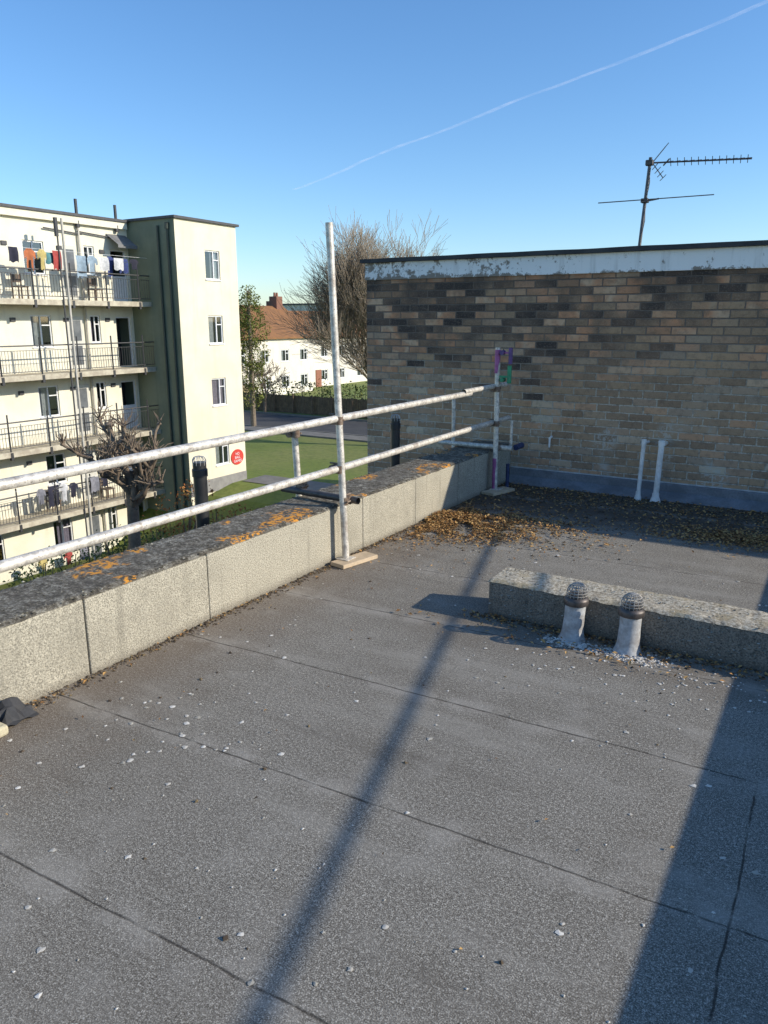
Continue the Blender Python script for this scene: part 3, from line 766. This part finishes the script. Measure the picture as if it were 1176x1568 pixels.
mb=MB(); mb.quad((XF,22.3,RT-.55),(XF,23.3,RT-.55),(XF+.7,23.3,RT-1.0),(XF+.7,22.3,RT-1.0)); mb.quad((XF+.7,22.3,RT-1.0),(XF+.7,23.3,RT-1.0),(XF+.7,23.3,RT-1.12),(XF+.7,22.3,RT-1.12))
part("awning",mb,simple("awning_grey",(.2,.2,.2),(.15,.15,.15),4,.8),ap)
mb=MB(); mb.box(-33,XF-1.,0.,YT0-.1,-8.4,RT-.33); part("wing_body",mb,CREAM2,ap)
mb=MB()
for f in floors:
    for y in(17.6,19.9,21.9): mb.box(XF,XF+.06,y,y+.22,f+1.9,f+2.05)
    mb.box(XF,XF+.14,14.6,14.9,f+.1,f+.6)
part("wall_boxes",mb,DKTRIM,ap,bevel=.01)
mb=MB()
for f,yy in((-5.7,18.0),(-5.7,20.6),(2.4,17.6),(2.4,20.9)):
    x0=XF+.35
    for a in(0,.36):
        for b_ in(0,.36): mb.box(x0+a,x0+a+.04,yy+b_,yy+b_+.04,f,f+(.45 if a else .9))
    mb.box(x0-.01,x0+.42,yy-.01,yy+.42,f+.42,f+.46); mb.box(x0-.012,x0+.03,yy+.045,yy+.355,f+.6,f+.88)
part("balcony_chairs",mb,simple("chair_brown",(.16,.11,.08),(.10,.08,.06),4,.8),ap)
# sign
sg=group("no_ball_games_sign")
mb=MB()
n=40; c=(XT+.035,26.45,-4.55)
ring=[(c[0],c[1]+.42*math.cos(2*math.pi*i/n),c[2]+.36*math.sin(2*math.pi*i/n)) for i in range(n)]
back=[(c[0]-.03,p[1],p[2]) for p in ring]
mb.v=ring+back; mb.f=[tuple(range(n))]+[(i,n+i,n+(i+1)%n,(i+1)%n) for i in range(n)]
part("sign_plate",mb,simple("sign_red",(.62,.05,.03),(.55,.04,.03),5,.5),sg)
wt=simple("sign_white",(.8,.8,.8),(.75,.75,.75),5,.5)
for i,tx in enumerate(["NO","BALL","GAMES"]):
    cu=bpy.data.curves.new("lettering",'FONT'); cu.body=tx; cu.size=.17; cu.align_x='CENTER'; cu.extrude=.003
    o=bpy.data.objects.new("lettering",cu); COL.objects.link(o); o.parent=sg
    o.location=(c[0]+.006,c[1],c[2]+.10-.17*i); o.rotation_euler=(math.radians(90),0,math.radians(90)); cu.materials.append(wt)

# laundry
def cloth_mat(n,c): return simple("cloth_"+n,c,tuple(x*.75 for x in c),8,.95)
CM={k:cloth_mat(k,c) for k,c in dict(orange=(.52,.17,.07),yellow=(.52,.42,.16),white=(.62,.62,.62),blue=(.05,.07,.2),lblue=(.30,.39,.47),dark=(.03,.03,.05),red=(.40,.07,.06),teal=(.10,.25,.27),pink=(.5,.25,.3),grey=(.25,.25,.28)).items()}
def garment(parent,kind,x,y,z,w_,h,mat):
    mb=MB(); ph=rnd.random()*6
    def P(s,t): return (x+.04*math.sin(s*9/w_*.6+ph)*min(1,t*2/h+.3)+.02*math.sin(t*7),y+s,z-t)
    def grid(s0,s1,t0,t1,sl=0,n=8,m=6):
        g={}
        for i in range(n+1):
            for j in range(m+1):
                s=s0+(s1-s0)*i/n;t=t0+(t1-t0)*j/m+sl*i/n
                g[(i,j)]=len(mb.v); mb.v.append(P(s,t+.03*math.sin(i*1.3+ph)*(j/m)))
        for i in range(n):
            for j in range(m): mb.f.append((g[(i,j)],g[(i+1,j)],g[(i+1,j+1)],g[(i,j+1)]))
    if kind=='towel': grid(0,w_,0,h)
    elif kind=='shirt':
        grid(w_*.25,w_*.75,0,h); grid(0,w_*.25,h*.16,h*.5,-h*.13); grid(w_*.75,w_,h*.03,h*.38,h*.13)
    else:
        grid(0,w_,0,h*.25); grid(0,w_*.44,h*.25,h); grid(w_*.56,w_,h*.25,h)
    part("garment",mb,mat,parent)
ld=group("washing_line")
seqs={2.4:[(17.0,'towel','dark',.5),(17.7,'shirt','orange',.75),(18.15,'shirt','yellow',.7),(18.55,'towel','teal',.4),(18.78,'towel','red',.65),(19.85,'towel','lblue',.8),(20.3,'shirt','lblue',.7),(20.8,'towel','white',.5),(21.2,'shirt','blue',.75),(21.5,'towel','white',.45),(21.85,'trousers','blue',.55),(22.35,'shirt','dark',.4)],
 -5.7:[(17.1,'shirt','grey',.6),(17.6,'trousers','dark',.8),(18.1,'shirt','white',.7),(18.5,'shirt','dark',.6),(19.4,'towel','grey',.6),(20.0,'shirt','dark',.5)],
 -8.4:[(16.8,'shirt','yellow',.5),(17.9,'shirt','red',.5),(18.7,'towel','grey',.5)]}
for f,sq in seqs.items():
    zl=f+(1.75 if f>0 else 1.25)
    mb=MB(); mb.tube((XBAL+.02,14,zl),(XBAL+.02,23.3,zl),.006,n=5); part("line",mb,UPVC,ld)
    for y,k,cn,h in sq:
        garment(ld,k,XBAL+.03+rnd.uniform(-.1,.1),y,zl-rnd.uniform(0,.12),rnd.uniform(.34,.5),h,CM[cn])
GLEAF=island("leaf_green",[(0,(.04,.07,.015)),(.5,(.08,.13,.025)),(1,(.15,.18,.045))])

# ------------------------------------------------------------------ houses in background
TILE=simple("brown_roof_tiles",(.30,.14,.055),(.22,.11,.05),1.5,.9,bump=.4,fine=12)
def house(name,X,y0,y1,zb,ze,zr,dep,wy,mat):
    h=group(name)
    ops=[]
    for y in wy:
        ops.append((y,y+1.3,zb+.9,zb+2.1)); ops.append((y,y+1.3,zb+3.5,zb+4.7))
    mb=MB(); wallX(mb,X,y0,y1,zb,ze,ops)
    for yy in(y0,y1):
        n=len(mb.v); mb.v+=[(X,yy,zb),(X-dep,yy,zb),(X-dep,yy,ze),(X-dep/2,yy,zr),(X,yy,ze)]; mb.f.append((n,n+1,n+2,n+3,n+4))
    mb.quad((X-dep,y0,zb),(X-dep,y1,zb),(X-dep,y1,ze),(X-dep,y0,ze))
    part("walls",mb,mat,h)
    for o in ops: win(h,X,*o,cur=(CURT,(0,.4)),fw=.09)
    mb=MB()
    for s in(1,-1):
        xe=X-dep/2+s*(dep/2+.4); ys_=(y0-.3,y1+.3)
        zl=ze-(zr-ze)*.4/(dep/2)
        mb.quad((xe,ys_[0],zl+.12),(xe,ys_[1],zl+.12),(X-dep/2,ys_[1],zr+.12),(X-dep/2,ys_[0],zr+.12))
        mb.quad((xe,ys_[0],zl-.06),(xe,ys_[1],zl-.06),(xe,ys_[1],zl+.12),(xe,ys_[0],zl+.12))
    part("tiled_roof",mb,TILE,h)
    mb=MB(); mb.box(X-dep/2-.5,X-dep/2+.5,y1-1.4,y1-.4,zr-.8,zr+1.1); mb.box(X-dep/2-.5,X-dep/2+.5,y0+.4,y0+1.2,zr-.8,zr+1.1)
    part("chimney",mb,simple("chimney_brick",(.25,.12,.08),(.18,.09,.06),8,.9),h,bevel=.02)
    mb=MB()
    for y in (y1-1.1,y1-.7,y0+.8): mb.lathe((X-dep/2,y,zr+1.1),[(.13,0),(.11,.4),(.09,.4),(.09,.2)],10)
    mb.box(X,X+.1,y0+3.2,y0+4.2,zb,zb+2.1)
    part("chimney_pots_and_door",mb,simple("pot_clay",(.3,.13,.08),(.25,.1,.06),8,.8),h)
WHR=render_wall("white_render",(.78,.73,.62),(.70,.65,.55))
house("white_house",-49,49,66.5,-5.9,.2,3.0,8,(50.5,54.5,58.0,61.2,64.3),WHR)
house("white_house",-51.5,67.2,84,-5.9,.0,2.6,8,(68.5,71.5,75,79,82),WHR)
db=group("distant_apartment_block")
ops=[(128+i*3,129.4+i*3,z,z+1.4) for i in range(7) for z in(-3.5,-.7,2.1)]
mb=MB(); wallX(mb,-86,125,150,-5.7,4.6,ops,.3); mb.quad((-86,125,-5.7),(-100,125,-5.7),(-100,125,4.6),(-86,125,4.6)); part("walls",mb,WHR,db)
mb=MB(); mb.quad((-86.4,125,-5.7),(-86.4,150,-5.7),(-86.4,150,4.6),(-86.4,125,4.6)); part("glazing",mb,DARKROOM,db)
mb=MB(); mb.box(-100,-85.8,124.8,150.2,4.6,4.9); part("roof_edge",mb,DKTRIM,db)

fn=group("wooden_fence")
mb=MB()
X0,Y0,X1,Y1=-46,49.2,-12,49.8
L=math.hypot(X1-X0,Y1-Y0); n=int(L/.16)
for i in range(n):
    x=X0+(X1-X0)*i/n; yy=Y0+(Y1-Y0)*i/n
    mb.box(x,x+.145,yy,yy+.02,-5.7,-5.7+1.4+.05*rnd.random())
for i in range(0,n,12):
    x=X0+(X1-X0)*i/n; mb.box(x-.06,x+.06,Y0-.1,Y0-.0,-5.7,-4.15)
part("fence_boards",mb,simple("fence_wood",(.22,.15,.09),(.14,.095,.06),3,.9,fine=9),fn)
fn=group("garden_wall")
mb=MB(); mb.box(-48.6,-46.4,51,54,-5.7,-4.3); mb.box(-48.65,-46.35,50.95,54.05,-4.299,-4.22); part("wall",mb,simple("yellow_wall",(.42,.33,.17),(.35,.27,.14),4,.9),fn,bevel=.03)

# ------------------------------------------------------------------ trees
def rot(d,ang,az_):
    d=d.normalized(); u=d.orthogonal().normalized(); w_=d.cross(u)
    return (d*math.cos(ang)+(u*math.cos(az_)+w_*math.sin(az_))*math.sin(ang)).normalized()
def grow(mbs,p,d,L,r,lv,mx,R_,up=.12,spread=.5,kids=(3,5),rmin=.006):
    segs=3 if lv<mx else 2
    pts=[p];rr=[r];q=p.copy();dd=d.copy()
    for i in range(segs):
        dd=(dd+Vector((R_.gauss(0,.11),R_.gauss(0,.11),R_.gauss(0,.08)+up*.5))).normalized()
        q=q+dd*(L/segs); pts.append(q.copy()); rr.append(max(rmin,r*(1-.55*(i+1)/segs)))
    tgt=mbs[0] if lv<=1 else mbs[1]
    for i in range(segs):
        tgt.tube(pts[i],pts[i+1],rr[i],rr[i+1],n=(8 if lv==0 else 5 if lv<=2 else 3),caps=False)
    if lv>=mx: return
    n=R_.randint(*kids)
    for k in range(n):
        t=R_.uniform(.35,1.0) if k>0 else 1.0
        i=min(segs-1,int(t*segs)); f=t*segs-i
        bp=pts[i].lerp(pts[i+1],min(1,f)); br=rr[i]+(rr[i+1]-rr[i])*min(1,f)
        nd=rot(dd,R_.uniform(.5,1.2)*spread*(.45 if k==0 else 1),R_.random()*6.28)
        nd=(nd+Vector((0,0,up))).normalized()
        grow(mbs,bp,nd,L*R_.uniform(.62,.85),max(rmin,br*.68),lv+1,mx,R_,up,spread,kids,rmin)
def bare_tree(name,base,stems,L,r,mx,seed,lean=.35,up=.14,spread=.55,kids=(3,5),rmin=.006,tm=TWIG,bm=BARK,trunk=0):
    R_=random.Random(seed); a,b_=MB(),MB(); base=Vector(base)
    if trunk:
        a.tube(base-Vector((0,0,.2)),base+Vector((0,0,trunk)),r*1.5,r*1.1,n=12,caps=False); base=base+Vector((0,0,trunk-.1))
    for s in range(stems):
        az_=6.28*s/stems+R_.uniform(-.3,.3)
        an_=R_.uniform(.5,1)*lean if s%2 else R_.uniform(.1,.5)*lean
        d=Vector((math.cos(az_)*math.sin(an_),math.sin(az_)*math.sin(an_),math.cos(an_)))
        grow((a,b_),base+Vector((math.cos(az_),math.sin(az_),0))*r*.5,d,L*(R_.uniform(.92,1.05)),r,0,mx,R_,up,spread,kids,rmin)
    g_=group(name); part("trunk_and_limbs",a,bm,g_,smooth=True); part("twigs",b_,tm,g_)
    return g_
bare_tree("bare_tree",(-23.6,38.6,-5.75),10,3.35,.12,5,17,lean=.36,up=.10,spread=.60,kids=(4,5),rmin=.0085,trunk=2.0)
bare_tree("small_bare_tree",(-40.6,48.4,-5.75),4,1.25,.10,4,11,lean=.8,up=.05,spread=.75,kids=(3,4),rmin=.018,trunk=1.3,tm=PBARK,bm=PBARK)
bare_tree("bare_tree",(-32.5,53.5,-5.75),5,2.3,.09,5,21,lean=.6,up=.1,spread=.7,kids=(3,4),rmin=.012,trunk=.6)
bare_tree("bare_tree",(-27,50.5,-5.75),5,2.2,.09,5,25,lean=.7,up=.1,spread=.7,kids=(3,4),rmin=.011,trunk=.3)

def pollard(base,H,seed):
    R_=random.Random(seed); a,b_=MB(),MB(); base=Vector(base)
    p=base.copy(); r=.20
    for i in range(6):
        q=p+Vector((R_.gauss(0,.06),R_.gauss(0,.06),H/6)); a.tube(p,q,r,r*.95,n=14,caps=False); p=q; r*=.95
    knobs=[]
    def limb(p,d,L,r,lv):
        segs=4
        for i in range(segs):
            d=(d+Vector((R_.gauss(0,.25),R_.gauss(0,.25),.2))).normalized(); q=p+d*L/segs
            a.tube(p,q,r,r*.92,n=9,caps=False); p=q; r*=.92
            if lv<1 and R_.random()<.7: limb(p,rot(d,.9,R_.random()*6.28),L*.5,r*.75,lv+1)
            if R_.random()<.5: knobs.append((p.copy(),r*.9))
        a.lathe(p-Vector((0,0,r)),[(r*.6,0),(r*1.8,r*.7),(r*1.9,r*1.4),(r*1.1,r*2.3),(.01,r*2.6)],9)
        knobs.append((p.copy(),r*1.4))
    for k in range(9):
        az_=k*.7+R_.uniform(-.3,.3); s=R_.uniform(.5,1.1)
        limb(p-Vector((0,0,R_.uniform(0,1.3))),Vector((math.cos(az_)*s,math.sin(az_)*s,.75)).normalized(),R_.uniform(1.1,1.9),.09,0)
    for kp,kr in knobs:
        for j in range(R_.randint(4,8)):
            d=rot(Vector((0,0,1)),R_.uniform(0,1.2),R_.random()*6.28); q=kp+d*R_.uniform(.12,.42)
            b_.tube(kp,q,.02,.012,n=5)
            if R_.random()<.5: b_.tube(q,q+rot(d,.5,R_.random()*6)*.18,.012,.007,n=4)
    g_=group("pollarded_tree"); part("trunk_and_limbs",a,PBARK,g_,smooth=True); part("stubs",b_,PBARK,g_)
pollard((-16.1,13.8,-8.25),6.0,5)

def leafy(name,centres,n,sz,mat,seed,trunk=None,stems=True):
    R_=random.Random(seed); mb=MB(); st=MB()
    for (c,rad) in centres:
        c=Vector(c)
        m=int(n*rad**2)
        for k in range(m):
            d=Vector((R_.gauss(0,1),R_.gauss(0,1),R_.gauss(0,1))).normalized()
            rr=rad*(.55+.5*R_.random()**.6)*(1+.3*mathutils.noise.noise(c+d*1.7))
            p=c+d*rr
            if mathutils.noise.noise(p*1.6)<-.22: continue
            mb.leaf(p,R_.uniform(.7,1.3)*sz,1.2,.7)
        if stems:
            for k in range(5):
                d=Vector((R_.gauss(0,.5),R_.gauss(0,.5),1)).normalized(); st.tube(c-Vector((0,0,rad)),c+d*rad*.7,.03,.01,n=4)
    g_=group(name); part("foliage",mb,mat,g_)
    if trunk: st.tube(trunk[0],trunk[1],trunk[2],trunk[2]*.5,n=8)
    if st.v: part("stems",st,BARK,g_)
IVY=island("ivy_leaf",[(0,(.06,.08,.015)),(.5,(.15,.18,.03)),(1,(.28,.29,.07))])
leafy("ivy_clad_tree",[((-35.5,41.,z),r) for z,r in((-3.5,.9),(-2.,1.0),(-.6,1.2),(.8,1.3),(2.0,1.1),(2.9,.8),(3.5,.5))]+[((-36.5,41.3,.3),1.),((-36.3,41,1.8),.9)],900,.15,IVY,2,trunk=((-35.5,41,-5.8),(-35.5,41,2.6),.2))
BR=island("budding_leaf",[(0,(.15,.10,.04)),(.5,(.24,.19,.065)),(1,(.30,.28,.10))])
OR=island("copper_leaf",[(0,(.20,.07,.02)),(.5,(.44,.17,.04)),(1,(.20,.19,.045))])
leafy("copper_shrub",[((-17.5,16.8,-4.5),1.0),((-16.9,17.4,-5.0),.9),((-18.2,16.2,-5.4),1.0),((-17.2,17,-3.6),.5),((-16.2,18,-5.0),.8),((-17.2,17,-6.6),1.2)],600,.10,OR,4)
leafy("green_shrub",[((-16.9,14.4,-5.2),1.0),((-17.6,13.8,-5.6),1.1),((-18.0,14.4,-5.1),.9),((-15.4,15.3,-5.4),1.1),((-16.3,15.8,-6.2),1.3),((-16.6,14.4,-7.2),1.3)],600,.10,GLEAF,6)
leafy("green_shrub",[((-19.5,12.5,-6.4),.9),((-20.6,13.6,-6.3),1.),((-21,15,-6.4),.9),((-20.3,13.5,-7.5),1.2)],500,.11,IVY,8)
leafy("hedge",[((-45+i*1.5,51.5+(i%2)*.4,-4.6+rnd.uniform(-.2,.4)),1.2) for i in range(22)],160,.22,IVY,9)
leafy("budding_shrub",[((-30+rnd.uniform(-1.5,4),52.5+rnd.uniform(-1,1.5),-3.4+rnd.uniform(-1,3.2)),1.2) for i in range(18)],150,.13,BR,10)
mb=MB();R_=random.Random(12)
for i in range(90):
    X=-240+i*3.4+R_.uniform(-2,2); Y=150+R_.uniform(0,60)+abs(X+90)*.1; H=R_.uniform(6,10.5)
    for k in range(260):
        d=Vector((R_.gauss(0,1),R_.gauss(0,1),R_.gauss(0,1))).normalized()
        mb.leaf((X+d.x*4*R_.random()**.5,Y+d.y*3,-5.7+H*.55+d.z*H*.45*R_.random()**.4),R_.uniform(.5,1.0),1.2,.6)
part("distant_tree_belt",mb,island("distant_foliage",[(0,(.10,.10,.06)),(.5,(.16,.15,.10)),(1,(.22,.21,.14))]))

# ------------------------------------------------------------------ contrail
mb=MB(); A=Vector((-5880,7677,1500)); B=Vector((-580,4547,1500)); D=(B-A); B=B+D*.5; D=(B-A); pr=Vector((-D.y,D.x,0)).normalized()
N=80
prev=None
for i in range(N+1):
    t=i/N; p=A.lerp(B,t)+pr*(60*nz(t*6,0,0)+22*nz(t*23,0,0))
    hw=(26+12*nz(t*20,4,0))*(1-.35*t)
    cur=(p-pr*hw,p+pr*hw)
    if prev: mb.quad(prev[0],cur[0],cur[1],prev[1])
    prev=cur
m,nt,b=newmat("ice_vapour"); o=OBJ(nt)
tr=nt.nodes.new('ShaderNodeBsdfTransparent'); tl=nt.nodes.new('ShaderNodeBsdfTranslucent'); tl.inputs[0].default_value=(.95,.95,.95,1)
mxs=nt.nodes.new('ShaderNodeMixShader'); x,y,z=SEP(nt,o)
nt.links.new(SS(nt,NOISE(nt,o,.004,5,.6),.35,.7,.08,.30),mxs.inputs[0]); nt.links.new(tr.outputs[0],mxs.inputs[1]); nt.links.new(tl.outputs[0],mxs.inputs[2])
nt.links.new(mxs.outputs[0],nt.nodes['Material Output'].inputs['Surface'])
part("contrail",mb,m)
